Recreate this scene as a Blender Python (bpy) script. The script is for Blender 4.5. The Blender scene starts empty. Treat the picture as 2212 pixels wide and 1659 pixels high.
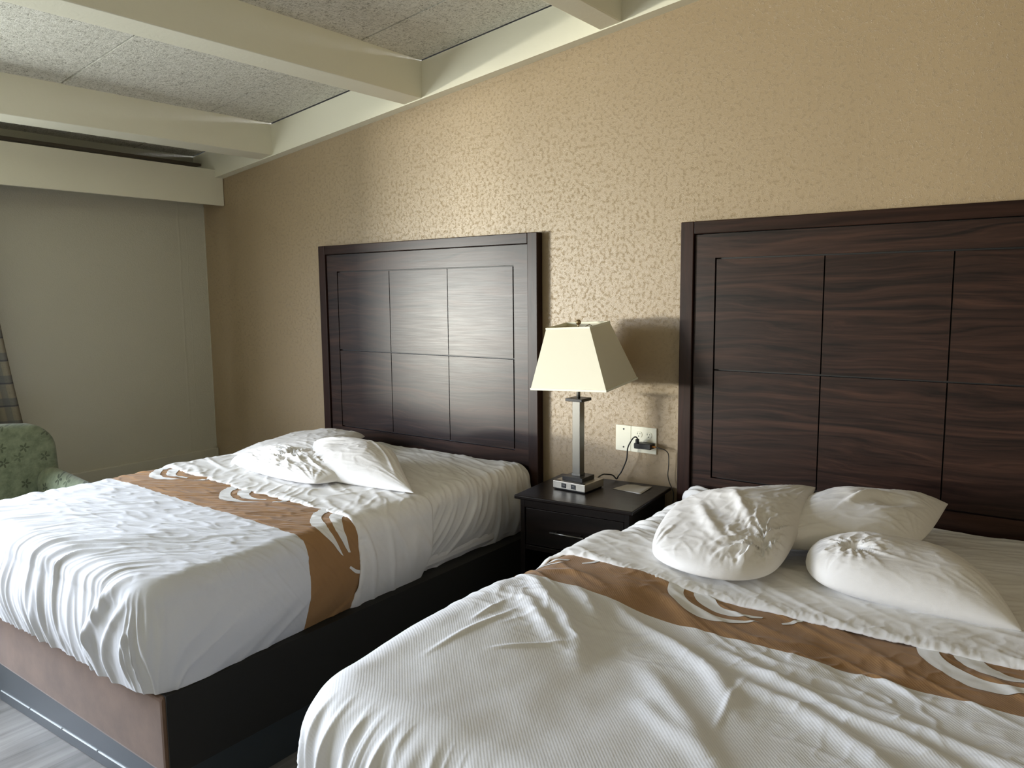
import bpy, bmesh, math, random
import numpy as np
from mathutils import Vector, Matrix
random.seed(7)
C = bpy.context.scene.collection
PI = math.pi

# ------------------------------------------------------------------ helpers
def tag(o, label=None, cat=None, group=None, kind=None):
    if label: o['label'] = label
    if cat: o['category'] = cat
    if group: o['group'] = group
    if kind: o['kind'] = kind
    return o

def thing(name, label, cat, loc=(0, 0, 0), rot=(0, 0, 0), group=None):
    o = bpy.data.objects.new(name, None); C.objects.link(o)
    o.location = loc; o.rotation_euler = rot
    o.empty_display_size = .1
    return tag(o, label, cat, group)

def obj(name, bm, mat, parent=None, smooth=False, bevel=0, seg=2, auto=None):
    me = bpy.data.meshes.new(name)
    bmesh.ops.recalc_face_normals(bm, faces=bm.faces)
    bm.to_mesh(me); bm.free()
    me.materials.append(mat)
    o = bpy.data.objects.new(name, me); C.objects.link(o)
    if parent: o.parent = parent
    if smooth:
        me.polygons.foreach_set('use_smooth', [True] * len(me.polygons))
    if bevel:
        m = o.modifiers.new('bevel', 'BEVEL'); m.width = bevel; m.segments = seg; m.limit_method = 'ANGLE'; m.angle_limit = .6
    return o

def np_obj(name, V, F, mat, parent=None, uv=None, smooth=True):
    """mesh from numpy verts, quad/tri faces"""
    me = bpy.data.meshes.new(name)
    me.from_pydata(V.tolist(), [], F)
    me.materials.append(mat)
    if uv is not None:
        l = me.uv_layers.new(name='UVMap')
        idx = np.empty(len(me.loops), dtype=np.int32); me.loops.foreach_get('vertex_index', idx)
        l.data.foreach_set('uv', uv[idx].astype(np.float32).ravel())
    if smooth: me.polygons.foreach_set('use_smooth', [True] * len(me.polygons))
    me.update()
    o = bpy.data.objects.new(name, me); C.objects.link(o)
    if parent: o.parent = parent
    return o

def box(bm, x0, x1, y0, y1, z0, z1):
    r = [bm.verts.new((x, y, z)) for z in (z0, z1) for y in (y0, y1) for x in (x0, x1)]
    for f in ((0, 1, 3, 2), (4, 6, 7, 5), (0, 4, 5, 1), (2, 3, 7, 6), (0, 2, 6, 4), (1, 5, 7, 3)):
        bm.faces.new([r[i] for i in f])
    return r

def BX(*a):
    bm = bmesh.new(); box(bm, *a); return bm

def hexa(bm, P):
    r = [bm.verts.new(p) for p in P]
    for f in ((0, 1, 3, 2), (4, 6, 7, 5), (0, 4, 5, 1), (2, 3, 7, 6), (0, 2, 6, 4), (1, 5, 7, 3)):
        bm.faces.new([r[i] for i in f])

def cyl(bm, c, r, h, axis='z', n=24, r2=None):
    r2 = r if r2 is None else r2
    M = Matrix.Translation(c)
    if axis == 'x': M = M @ Matrix.Rotation(PI / 2, 4, 'Y')
    if axis == 'y': M = M @ Matrix.Rotation(PI / 2, 4, 'X')
    bmesh.ops.create_cone(bm, cap_ends=True, segments=n, radius1=r, radius2=r2, depth=h, matrix=M)

def catmull(P, n=10):
    P = [Vector(p) for p in P]; P = [P[0] * 2 - P[1]] + P + [P[-1] * 2 - P[-2]]
    out = []
    for i in range(1, len(P) - 2):
        a, b, c, d = P[i - 1:i + 3]
        for k in range(n):
            t = k / n
            out.append(.5 * ((2 * b) + (c - a) * t + (2 * a - 5 * b + 4 * c - d) * t * t + (3 * b - a - 3 * c + d) * t ** 3))
    out.append(P[-2]); return out

def tube(bm, P, r, n=10):
    P = [Vector(p) for p in P]; prev = None; rings = []
    for i, p in enumerate(P):
        t = (P[min(i + 1, len(P) - 1)] - P[max(i - 1, 0)]).normalized()
        if prev is None:
            a = t.orthogonal().normalized()
        else:
            a = (prev - t * prev.dot(t)).normalized()
        prev = a; b = t.cross(a)
        rr = r(i / (len(P) - 1)) if callable(r) else r
        rings.append([bm.verts.new(p + (a * math.cos(k * 2 * PI / n) + b * math.sin(k * 2 * PI / n)) * rr) for k in range(n)])
    for A, B in zip(rings, rings[1:]):
        for k in range(n): bm.faces.new((A[k], A[(k + 1) % n], B[(k + 1) % n], B[k]))
    bm.faces.new(rings[0][::-1]); bm.faces.new(rings[-1])

# ------------------------------------------------------------------ numpy noise
_rng = np.random.RandomState(3)
_perm = _rng.permutation(256); _perm = np.concatenate([_perm, _perm, _perm])
_grad = _rng.normal(size=(256, 3)); _grad /= np.linalg.norm(_grad, axis=1)[:, None]
def pn(x, y, z=0.0):
    x, y, z = np.broadcast_arrays(np.asarray(x, float), np.asarray(y, float), np.asarray(z, float))
    xi, yi, zi = np.floor(x).astype(int), np.floor(y).astype(int), np.floor(z).astype(int)
    xf, yf, zf = x - xi, y - yi, z - zi
    fd = lambda t: t * t * t * (t * (t * 6 - 15) + 10)
    u, v, w = fd(xf), fd(yf), fd(zf)
    xi &= 255; yi &= 255; zi &= 255
    def g(i, j, k):
        G = _grad[_perm[_perm[_perm[xi + i] + yi + j] + zi + k]]
        return G[..., 0] * (xf - i) + G[..., 1] * (yf - j) + G[..., 2] * (zf - k)
    lerp = lambda a, b, t: a + (b - a) * t
    return lerp(lerp(lerp(g(0, 0, 0), g(1, 0, 0), u), lerp(g(0, 1, 0), g(1, 1, 0), u), v),
                lerp(lerp(g(0, 0, 1), g(1, 0, 1), u), lerp(g(0, 1, 1), g(1, 1, 1), u), v), w) * 1.6
def fbm(x, y, z=0., o=3):
    s = 0; a = 1
    for i in range(o):
        s = s + a * pn(x * 2 ** i + 17 * i, y * 2 ** i - 9 * i, z + 5 * i); a *= .5
    return s
def ridge(x, y, z=0., k=1.):
    """sharp-crested wrinkles 0..1"""
    return np.exp(-(pn(x, y, z) * k / .17) ** 2)
def ss(a, b, x):
    t = np.clip((x - a) / (b - a), 0, 1); return t * t * (3 - 2 * t)
def fold_line(X, Y, pts, w, h):
    """soft raised fold following a polyline, tapering at its ends"""
    P = np.array([tuple(p) for p in catmull([(a, b, 0) for a, b in pts], 6)])[:, :2]
    L = np.concatenate([[0], np.cumsum(np.linalg.norm(np.diff(P, axis=0), axis=1))])
    best = np.full(X.shape, 9.); tt = np.zeros(X.shape)
    for i in range(len(P) - 1):
        a = P[i]; d = P[i + 1] - a; l2 = (d @ d) + 1e-12
        t = np.clip(((X - a[0]) * d[0] + (Y - a[1]) * d[1]) / l2, 0, 1)
        D = np.hypot(X - a[0] - t * d[0], Y - a[1] - t * d[1])
        m = D < best; best = np.where(m, D, best); tt = np.where(m, (L[i] + t * math.sqrt(l2)) / L[-1], tt)
    taper = np.clip(np.sin(np.clip(tt, 0.02, .98) * PI), 0, 1) ** .6
    return h * taper * np.exp(-(best / w) ** 2)

# ------------------------------------------------------------------ materials
class NT:
    def __init__(s, name):
        s.m = bpy.data.materials.new(name); s.m.use_nodes = True
        s.t = s.m.node_tree; s.b = s.t.nodes['Principled BSDF']
    def n(s, typ, _in=None, **kw):
        x = s.t.nodes.new(typ)
        for k, v in kw.items(): setattr(x, k, v)
        for k, v in (_in or {}).items():
            if isinstance(v, bpy.types.NodeSocket): s.t.links.new(v, x.inputs[k])
            else: x.inputs[k].default_value = v
        return x
    def set(s, **kw):
        for k, v in kw.items():
            k = k.replace('_', ' ')
            if isinstance(v, bpy.types.NodeSocket): s.t.links.new(v, s.b.inputs[k])
            else: s.b.inputs[k].default_value = v
        return s
    def math(s, op, a, b=0., c=0., clamp=False):
        return s.n('ShaderNodeMath', {0: a, 1: b, 2: c}, operation=op, use_clamp=clamp).outputs[0]
    def mix(s, f, a, b):
        x = s.n('ShaderNodeMix', data_type='RGBA')
        for sock, v in ((x.inputs['Factor'], f), (x.inputs['A'], a), (x.inputs['B'], b)):
            if isinstance(v, bpy.types.NodeSocket): s.t.links.new(v, sock)
            else: sock.default_value = v
        return x.outputs['Result']
    def co(s, which='Object', scale=(1, 1, 1), rot=(0, 0, 0)):
        tc = s.n('ShaderNodeTexCoord')
        mp = s.n('ShaderNodeMapping', {'Vector': tc.outputs[which]})
        mp.inputs['Scale'].default_value = scale; mp.inputs['Rotation'].default_value = rot
        return mp.outputs[0]
    def noise(s, co, sc, det=3, rough=.55, dist=0.):
        return s.n('ShaderNodeTexNoise', {'Vector': co, 'Scale': sc, 'Detail': det, 'Roughness': rough, 'Distortion': dist}).outputs[0]
    def ramp(s, f, st):
        r = s.n('ShaderNodeValToRGB', {'Fac': f}); e = r.color_ramp.elements
        while len(e) > 2: e.remove(e[-1])
        e[0].position, e[0].color = st[0][0], (*st[0][1], 1)
        e[1].position, e[1].color = st[1][0], (*st[1][1], 1)
        for p, c in st[2:]:
            q = e.new(p); q.color = (*c, 1)
        return r.outputs[0]
    def bump(s, h, st=.3, d=.01, nrm=None):
        i = {'Height': h, 'Strength': st, 'Distance': d}
        if nrm is not None: i['Normal'] = nrm
        o = s.n('ShaderNodeBump', i).outputs[0]
        s.t.links.new(o, s.b.inputs['Normal']); return o

def flat(name, col, rough=.5, metal=0., **kw):
    s = NT(name).set(Base_Color=(*col, 1), Roughness=rough, Metallic=metal)
    for k, v in kw.items(): s.b.inputs[k.replace('_', ' ')].default_value = v
    return s.m

def wall_mat(name, col, rough=.36, scale=70, strength=.5, dist=.004, seam=None, spec=.5, lo=.42, hi=.62, worm=False):
    s = NT(name); co = s.co()
    n1 = s.noise(co, scale, 3, .5, 1.2); n2 = s.noise(co, scale * .3, 2)
    big = s.noise(co, 1.3, 3)
    s.set(Base_Color=s.mix(s.math('MULTIPLY', big, .25), (*col, 1), (col[0] * .86, col[1] * .86, col[2] * .84, 1)), Roughness=rough, Specular_IOR_Level=spec)
    if worm:
        w1 = s.noise(co, scale * .75, 2, .5, 1.6)
        h = s.math('SUBTRACT', 1., s.math('DIVIDE', s.math('ABSOLUTE', s.math('SUBTRACT', w1, .5)), .07), clamp=True)
        k = s.n('ShaderNodeMapRange', {'Value': s.noise(co, scale * .32, 2), 'From Min': .48, 'From Max': .66}, interpolation_type='SMOOTHSTEP').outputs[0]
        h = s.math('ADD', s.math('MULTIPLY', s.math('MULTIPLY', h, k), .8), s.math('MULTIPLY', s.noise(co, scale * 1.9, 2), .75))
    else:
        h = s.n('ShaderNodeMapRange', {'Value': n1, 'From Min': lo, 'From Max': hi}, interpolation_type='SMOOTHSTEP').outputs[0]
        h = s.math('ADD', s.math('MULTIPLY', h, s.math('ADD', s.math('MULTIPLY', n2, 1.1), .2)), s.math('MULTIPLY', n1, .3))
    if seam:
        sp = s.n('ShaderNodeSeparateXYZ', {0: s.co()})
        wob = s.noise(s.co(scale=(1, 1, 1)), 6, 2)
        for pos, w, a in seam:
            d = s.math('ABSOLUTE', s.math('SUBTRACT', s.math('ADD', sp.outputs[1], s.math('MULTIPLY', wob, .02)), pos))
            h = s.math('ADD', h, s.math('MULTIPLY', s.math('SUBTRACT', 1., s.math('DIVIDE', d, w), clamp=True), a))
    s.bump(h, strength, dist)
    return s.m

MAT = {}
MAT['wall'] = wall_mat('tan_textured_paint', (.345, .258, .157), rough=.30, scale=185, strength=.5, dist=.0026, worm=True)
MAT['wall_left'] = wall_mat('grey_beige_paint', (.54, .52, .43), rough=.5, scale=90, strength=.22, dist=.003, seam=[(-.185, .012, 2.5), (-.13, .004, 1.2)])
MAT['cream'] = wall_mat('cream_beam_paint', (.80, .775, .64), rough=.45, scale=25, strength=.12, dist=.002, lo=.3, hi=.7)
MAT['room'] = wall_mat('beige_paint', (.50, .45, .33), rough=.6, scale=60, strength=.2)

def ceiling_mat():
    s = NT('wood_wool_panel'); co = s.co()
    w = s.noise(co, 30, 2)
    a = s.noise(s.n('ShaderNodeMapping', {'Vector': co, 'Scale': (34, 84, 40), 'Rotation': (0, 0, .5)}).outputs[0], 1.0, 3, .6, 1.8)
    b = s.noise(s.n('ShaderNodeMapping', {'Vector': co, 'Scale': (90, 32, 40), 'Rotation': (0, 0, -.4)}).outputs[0], 1.0, 3, .6, 1.8)
    h = s.math('MAXIMUM', a, b)
    s.set(Base_Color=s.ramp(h, [(.40, (.30, .285, .24)), (.50, (.66, .64, .56)), (.64, (.82, .80, .73))]), Roughness=.85, Specular_IOR_Level=.2)
    s.bump(h, .9, .006)
    return s.m
MAT['ceiling'] = ceiling_mat()
MAT['dark_gap'] = flat('dark_gap', (.012, .011, .01), .9)

def floor_mat():
    s = NT('grey_vinyl_plank'); co = s.co()
    # planks run along y: 0.18 m wide, 1.2 m long
    m = s.n('ShaderNodeMapping', {'Vector': co}); m.inputs['Rotation'].default_value = (0, 0, PI / 2)
    br = s.n('ShaderNodeTexBrick', {'Vector': m.outputs[0], 'Color1': (.32, .32, .32, 1), 'Color2': (.62, .62, .62, 1), 'Mortar': (.1, .1, .1, 1), 'Scale': 1., 'Mortar Size': .0014, 'Brick Width': 1.2, 'Row Height': .18, 'Bias': 0.})
    g = s.noise(s.co(scale=(26, 2.2, 1)), 1., 5, .6, .6)
    g2 = s.noise(s.co(scale=(6, 1.2, 1)), 1., 3, .6, .4)
    f = s.math('ADD', s.math('MULTIPLY', g, .6), s.math('MULTIPLY', g2, .5))
    c = s.ramp(f, [(.36, (.16, .155, .145)), (.52, (.27, .26, .245)), (.68, (.38, .37, .35))])
    x = s.n('ShaderNodeMix', data_type='RGBA', blend_type='MULTIPLY')
    x.inputs['Factor'].default_value = .55
    s.t.links.new(c, x.inputs['A']); s.t.links.new(s.n('ShaderNodeMixRGB', {'Fac': 0., 1: br.outputs['Color'], 2: (1, 1, 1, 1)}).outputs[0], x.inputs['B'])
    s.set(Base_Color=x.outputs['Result'], Roughness=s.math('ADD', s.math('MULTIPLY', g, .2), .3))
    s.bump(s.math('SUBTRACT', s.math('MULTIPLY', g, .2), br.outputs['Fac']), .25, .002)
    return s.m
MAT['floor'] = floor_mat()

def wood_mat(name, c0, c1, c2, rough=.28, ax='x', amp=1., coat=.0, spec=.5):
    s = NT(name)
    sc = {'x': (.8, 8, 22), 'z': (22, 8, .8)}[ax]
    co = s.co(scale=sc)
    warp = s.noise(s.co(scale={'x': (1.0, 2, 5), 'z': (5, 2, 1.0)}[ax]), 1.2, 2)
    wv = s.n('ShaderNodeVectorMath', {0: co, 1: s.n('ShaderNodeCombineXYZ', {0: s.math('MULTIPLY', warp, 1.0 if ax == 'x' else 3.6), 2: s.math('MULTIPLY', warp, 3.6 if ax == 'x' else 1.0)}).outputs[0]}, operation='ADD').outputs[0]
    a = s.noise(wv, 1.6, 5, .62, .25)
    fine = s.noise(s.co(scale={'x': (6, 60, 160), 'z': (160, 60, 6)}[ax]), 1., 3, .6)
    f = s.math('ADD', s.math('MULTIPLY', a, .85), s.math('MULTIPLY', fine, .18))
    s.set(Specular_IOR_Level=spec, Base_Color=s.ramp(f, [(.38, c0), (.52, c1), (.66, c2)]), Roughness=s.math('ADD', s.math('MULTIPLY', fine, .12), rough), Coat_Weight=coat, Coat_Roughness=.2)
    s.bump(s.math('ADD', s.math('MULTIPLY', fine, .6), s.math('MULTIPLY', s.noise(s.co(), 6, 2), 1.0)), .10 * amp, .002)
    return s.m
ESP0, ESP1, ESP2 = (.008, .0040, .0032), (.024, .0112, .0080), (.048, .022, .0145)
MAT['hb_panel'] = wood_mat('espresso_wood_grain', ESP0, ESP1, ESP2, .30, 'x', .4, spec=.28)
MAT['hb_frame'] = wood_mat('espresso_wood_frame', (.012, .005, .004), (.020, .009, .006), (.030, .013, .009), .26, 'x', .4, spec=.22)
MAT['hb_stile'] = wood_mat('espresso_wood_stile', (.012, .005, .004), (.022, .009, .006), (.034, .013, .009), .30, 'z', .5, spec=.22)
MAT['night'] = wood_mat('dark_espresso_wood', (.004, .0028, .0024), (.007, .0045, .0038), (.010, .0062, .005), .26, 'x', .6, spec=.28)
MAT['groove'] = flat('groove_black', (.004, .003, .003), .5)

def cloth(name, col=(.80, .80, .80), rib=0., band=None, sheen=.15):
    s = NT(name)
    uv = s.n('ShaderNodeTexCoord').outputs['UV']
    base = (*col, 1)
    co = s.co()
    fine = s.noise(co, 420, 2)
    mid = s.noise(co, 55, 3, .6)
    h = s.math('ADD', s.math('MULTIPLY', fine, .12), s.math('MULTIPLY', mid, .9))
    if rib:
        wv = s.n('ShaderNodeTexWave', {'Vector': uv, 'Scale': rib, 'Distortion': .4, 'Detail': 1., 'Detail Scale': 2.}, wave_type='BANDS', bands_direction='DIAGONAL').outputs['Fac']
        h = s.math('ADD', h, s.math('MULTIPLY', wv, .22))
    if band:
        sp = s.n('ShaderNodeSeparateXYZ', {0: uv})
        a = s.math('GREATER_THAN', sp.outputs[1], band[0]); b = s.math('LESS_THAN', sp.outputs[1], band[1])
        f = s.math('MULTIPLY', a, b)
        n = s.noise(uv, 14, 3)
        br = s.mix(n, (.30, .165, .070, 1), (.36, .205, .092, 1))
        s.set(Base_Color=s.mix(f, base, br))
    else:
        s.set(Base_Color=base)
    s.set(Roughness=.75, Specular_IOR_Level=.25, Sheen_Weight=sheen, Sheen_Roughness=.4)
    s.bump(h, .35, .0022)
    return s.m
MAT['sheet'] = cloth('white_cotton_sheet', (.84, .83, .81))
MAT['pillow'] = cloth('white_pillowcase_cotton', (.87, .855, .84))
MAT['print'] = cloth('white_print_on_coverlet', (.80, .80, .79))

def suede():
    s = NT('brown_suede'); n = s.noise(s.co(), 5, 4, .6); f = s.noise(s.co(), 300, 2)
    s.set(Base_Color=s.ramp(n, [(.35, (.105, .062, .040)), (.65, (.155, .094, .062))]), Roughness=.85, Sheen_Weight=.35, Sheen_Roughness=.4, Specular_IOR_Level=.2)
    s.bump(f, .25, .001); return s.m
MAT['suede'] = suede()
MAT['steel_plinth'] = flat('dark_painted_steel', (.045, .055, .062), .35, .3)
MAT['edge_glint'] = flat('metal_edge_highlight', (.75, .78, .78), .3, .6)  # pale colour stands in for the highlight along the plinth's metal edge
MAT['nickel'] = flat('brushed_nickel', (.17, .165, .15), .34, .95)
MAT['nickel_side'] = flat('brushed_nickel_base', (.46, .43, .37), .36, .85)
MAT['black_metal'] = flat('black_metal', (.018, .016, .015), .35, .3)
MAT['black_plastic'] = flat('black_plastic', (.012, .012, .012), .42)
MAT['brass'] = flat('aged_brass', (.30, .22, .12), .35, .9)
MAT['orange'] = flat('orange_plastic', (.75, .33, .09), .4)
MAT['ivory'] = flat('ivory_plastic', (.78, .76, .62), .35)
MAT['slot'] = flat('slot_black', (.01, .01, .01), .6)
def shade_mat():
    s = NT('cream_lampshade_fabric'); n = s.noise(s.co(scale=(1, 1, 1)), 260, 2); b = s.noise(s.co(), 9, 3)
    s.set(Base_Color=s.mix(s.math('MULTIPLY', b, .3), (.88, .84, .70, 1), (.82, .78, .62, 1)), Roughness=.8, Specular_IOR_Level=.2)
    tr = s.n('ShaderNodeBsdfTranslucent', {'Color': (.72, .68, .50, 1)})
    mx = s.n('ShaderNodeMixShader', {0: .25, 1: s.b.outputs[0], 2: tr.outputs[0]})
    s.t.links.new(mx.outputs[0], s.t.nodes['Material Output'].inputs[0])
    s.bump(n, .2, .001); return s.m
MAT['shade'] = shade_mat()
MAT['paper'] = flat('white_card', (.55, .53, .50), .6)
MAT['ink'] = flat('pale_grey_print', (.30, .29, .28), .7)
MAT['black_fabric'] = flat('black_fabric', (.010, .0095, .008), .8)

def green_fabric():
    s = NT('green_floral_upholstery')
    sp = s.n('ShaderNodeSeparateXYZ', {0: s.co()})
    cv = s.n('ShaderNodeCombineXYZ', {0: s.math('ADD', sp.outputs[1], s.math('MULTIPLY', sp.outputs[0], .8)), 1: sp.outputs[2]}).outputs[0]
    wr = s.n('ShaderNodeTexNoise', {'Vector': cv, 'Scale': 4.})
    vo = s.n('ShaderNodeTexVoronoi', {'Vector': cv, 'Scale': 9.5, 'Randomness': .75}, voronoi_dimensions='2D')
    sv = s.n('ShaderNodeVectorMath', {0: cv, 1: (9.5, 9.5, 9.5)}, operation='MULTIPLY').outputs[0]
    pv = s.n('ShaderNodeVectorMath', {0: vo.outputs['Position'], 1: (9.5, 9.5, 9.5)}, operation='MULTIPLY').outputs[0]
    d = s.n('ShaderNodeSeparateXYZ', {0: s.n('ShaderNodeVectorMath', {0: cv, 1: vo.outputs['Position']}, operation='SUBTRACT').outputs[0]})
    th = s.math('ARCTAN2', d.outputs[1], d.outputs[0]); r = s.math('SQRT', s.math('ADD', s.math('MULTIPLY', d.outputs[0], d.outputs[0]), s.math('MULTIPLY', d.outputs[1], d.outputs[1])))
    pet = s.math('POWER', s.math('ABSOLUTE', s.math('COSINE', s.math('MULTIPLY', th, 2.5))), 1.5)
    f = s.math('LESS_THAN', r, s.math('MULTIPLY', pet, .026))
    g = s.math('GREATER_THAN', r, .004)
    col = s.n('ShaderNodeSeparateColor', {0: vo.outputs['Color']}).outputs[0]
    f = s.math('MULTIPLY', s.math('MULTIPLY', f, g), s.math('ADD', s.math('MULTIPLY', col, .6), .4))
    mott = s.noise(cv, 22, 4, .7)
    base = s.ramp(mott, [(.35, (.15, .18, .115)), (.65, (.25, .29, .19))])
    s.set(Base_Color=s.mix(f, base, (.055, .07, .04, 1)), Roughness=.85, Sheen_Weight=.2, Specular_IOR_Level=.2)
    s.bump(s.noise(s.co(), 300, 2), .3, .001); return s.m
MAT['green'] = green_fabric()
def plaid():
    s = NT('grey_plaid_curtain'); uv = s.n('ShaderNodeTexCoord').outputs['UV']; sp = s.n('ShaderNodeSeparateXYZ', {0: uv})
    def stripes(v, per, w, ph):
        fr = s.math('FRACT', s.math('ADD', s.math('DIVIDE', v, per), ph)); return s.math('LESS_THAN', fr, w)
    n = s.noise(s.n('ShaderNodeMapping', {'Vector': uv, 'Scale': (40, 400, 1)}).outputs[0], 1., 2); n2 = s.noise(s.n('ShaderNodeMapping', {'Vector': uv, 'Scale': (400, 40, 1)}).outputs[0], 1., 2)
    hb = stripes(sp.outputs[1], .13, .38, .1); hl = stripes(sp.outputs[1], .13, .07, .1)
    vb = stripes(sp.outputs[0], .11, .35, .55)
    c = s.mix(s.math('MULTIPLY', s.math('ADD', n, n2), .5), (.16, .14, .10, 1), (.34, .31, .25, 1))
    c = s.mix(s.math('MULTIPLY', hb, .55), c, (.10, .11, .13, 1))
    c = s.mix(s.math('MULTIPLY', vb, .45), c, (.12, .13, .14, 1))
    c = s.mix(s.math('MULTIPLY', hl, .6), c, (.05, .055, .07, 1))
    s.set(Base_Color=c, Roughness=.9, Specular_IOR_Level=.1)
    return s.m
MAT['plaid'] = plaid()
def pane():
    s = NT('window_glass')
    tr = s.n('ShaderNodeBsdfTransparent', {'Color': (.96, .98, .98, 1)}); gl = s.n('ShaderNodeBsdfGlossy', {'Roughness': .02})
    mx = s.n('ShaderNodeMixShader', {0: .05, 1: tr.outputs[0], 2: gl.outputs[0]})
    s.t.links.new(mx.outputs[0], s.t.nodes['Material Output'].inputs[0]); return s.m
MAT['glass'] = pane()
MAT['alu'] = flat('bronze_window_frame', (.12, .10, .08), .4, .7)

# ------------------------------------------------------------------ room shell
X1, Y0 = 7.4, -5.6               # room extents (headboard wall is y=0, window wall x=0)
KS, ZC, ZL = .1174, 2.596, 2.405   # ceiling slope, ceiling height and beam underside at x=0
cz = lambda x: ZC + KS * x
def struct(name, bm, mat, label=None, parent=None, **kw):
    o = obj(name, bm, mat, parent, **kw)
    if parent is None:
        o['kind'] = 'structure'
    if label: o['label'] = label
    return o
struct('floor', BX(-.15, X1 + .15, Y0 - .15, .15, -.1, 0), MAT['floor'], 'grey wood-look vinyl plank floor')
bm = bmesh.new()   # headboard wall, top follows the slope
hexa(bm, [(-.15, 0, 0), (X1, 0, 0), (-.15, .12, 0), (X1, .12, 0), (-.15, 0, cz(-.15)), (X1, 0, cz(X1)), (-.15, .12, cz(-.15)), (X1, .12, cz(X1))])
struct('wall_back', bm, MAT['wall'], 'tan textured wall behind the headboards under the sloped ceiling')
WY0, WY1, WZ0, WZ1 = -4.75, -2.05, .86, 2.22
bm = bmesh.new()
box(bm, -.15, 0, WY1, 0, 0, cz(0)); box(bm, -.15, 0, Y0, WY0, 0, cz(0)); box(bm, -.15, 0, WY0, WY1, 0, WZ0); box(bm, -.15, 0, WY0, WY1, WZ1, cz(0))
struct('wall_left', bm, MAT['wall_left'], 'grey beige window wall at the left')
bm = bmesh.new(); hexa(bm, [(-.15, Y0 - .12, 0), (X1, Y0 - .12, 0), (-.15, Y0, 0), (X1, Y0, 0), (-.15, Y0 - .12, cz(-.15)), (X1, Y0 - .12, cz(X1)), (-.15, Y0, cz(-.15)), (X1, Y0, cz(X1))])
struct('wall_front', bm, MAT['room'])
struct('wall_right', BX(X1, X1 + .12, Y0, .12, 0, cz(X1)), MAT['room'])
bm = bmesh.new()
hexa(bm, [(-.15, Y0 - .12, cz(-.15) + .02), (X1 + .15, Y0 - .12, cz(X1 + .15) + .02), (-.15, .12, cz(-.15) + .02), (X1 + .15, .12, cz(X1 + .15) + .02),
          (-.15, Y0 - .12, cz(-.15) + .2), (X1 + .15, Y0 - .12, cz(X1 + .15) + .2), (-.15, .12, cz(-.15) + .2), (X1 + .15, .12, cz(X1 + .15) + .2)])
struct('ceiling', bm, MAT['dark_gap'], 'dark joint behind the grey wood wool ceiling panels')
# beams run along y between the window wall and the room; tops meet the panels
beams_x = [(.755, .878, .028), (2.02, 2.148, .022), (3.212, 3.318, .022), (4.42, 4.54, .02), (5.62, 5.74, .02)]
lab = ['cream painted ceiling beam nearest the window wall, above the pelmet', 'cream painted ceiling beam crossing above the left bed', 'cream painted ceiling beam at the top of the photo, above the right bed', None, None]
for i, (a, b, sk) in enumerate(beams_x):
    bm = bmesh.new(); ya, yb = Y0, -.055
    P = []
    for z_ in (ZL, ZC + .01):
        for y in (ya, yb):
            for x in (a + sk * y, b + sk * y): P.append((x, y, z_ + KS * x))
    hexa(bm, P)
    struct('beam_ceiling_%d' % (i + 1) if False else 'trim_%d' % (i + 2), bm, MAT['cream'], lab[i], bevel=.004)
bm = bmesh.new()   # board along the top of the headboard wall
hexa(bm, [(0, -.06, ZL), (X1, -.06, ZL + KS * X1), (0, 0, ZL), (X1, 0, ZL + KS * X1), (0, -.06, ZC - .004), (X1, -.06, cz(X1) - .004), (0, 0, ZC - .004), (X1, 0, cz(X1) - .004)])
struct('trim_1', bm, MAT['cream'], 'cream board following the slope along the top of the tan wall', bevel=.003)
bm = bmesh.new()
hexa(bm, [(.01, -.0635, ZL - .004), (X1, -.0635, ZL - .004 + KS * X1), (.01, 0.0, ZL - .004), (X1, 0.0, ZL - .004 + KS * X1), (.01, -.0635, ZL + .004), (X1, -.0635, ZL + .004 + KS * X1), (.01, 0.0, ZL + .004), (X1, 0.0, ZL + .004 + KS * X1)])
struct('trim_7', bm, MAT['cream'], 'thin cream strip under the sloped board')
# panels of the ceiling between the beams, with dark joints, seams along x
edges = [-.0] + [v for a, b, s_ in beams_x for v in ((a + b) / 2,)] + [X1]
ys = [0, -.47, -1.27, -2.07, -2.87, -3.67, -4.47, Y0]
pn_i = 0
cp = bmesh.new()
for xa, xb in zip(edges, edges[1:]):
    for k, (ya, yb) in enumerate(zip(ys, ys[1:])):
        j = random.uniform(-.002, .002)
        g = .0045
        y_a, y_b = ya - g, yb + g
        if k == 0: y_a = -.066
        P = [(x, y, cz(x) + z_ + j) for z_ in (0, .018) for y in (y_b, y_a) for x in (xa + .003, xb - .003)]
        hexa(cp, P)
o = struct('ceiling', cp, MAT['ceiling'], 'grey wood wool panels between the cream ceiling beams')

# pelmet box above the window
pel = thing('pelmet', 'long cream boxed pelmet board high on the window wall', 'pelmet', (0, 0, 2.25))
obj('fascia_board', BX(.23, .255, Y0 + .02, -.004, .0, .232), MAT['cream'], pel, bevel=.002)
obj('curtain_track', BX(.02, .11, Y0 + .02, -.07, .268, .285), flat('brown_track', (.10, .08, .06), .6), pel)
# raceway / panel low on the window wall
struct('baseboard_left', BX(0, .03, -1.30, -.002, .42, .556), MAT['wall_left'], 'painted grey beige skirting panel low on the window wall', bevel=.006)
struct('trim_8', BX(0, .05, -1.5, -.002, .0, .478), MAT['wall_left'], 'lower step of the painted skirting panel', bevel=.005)
struct('trim_9', BX(.0, .004, -.005, .0, .56, 2.26), MAT['wall_left'], 'thin pale caulk line in the corner of the two walls')
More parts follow.
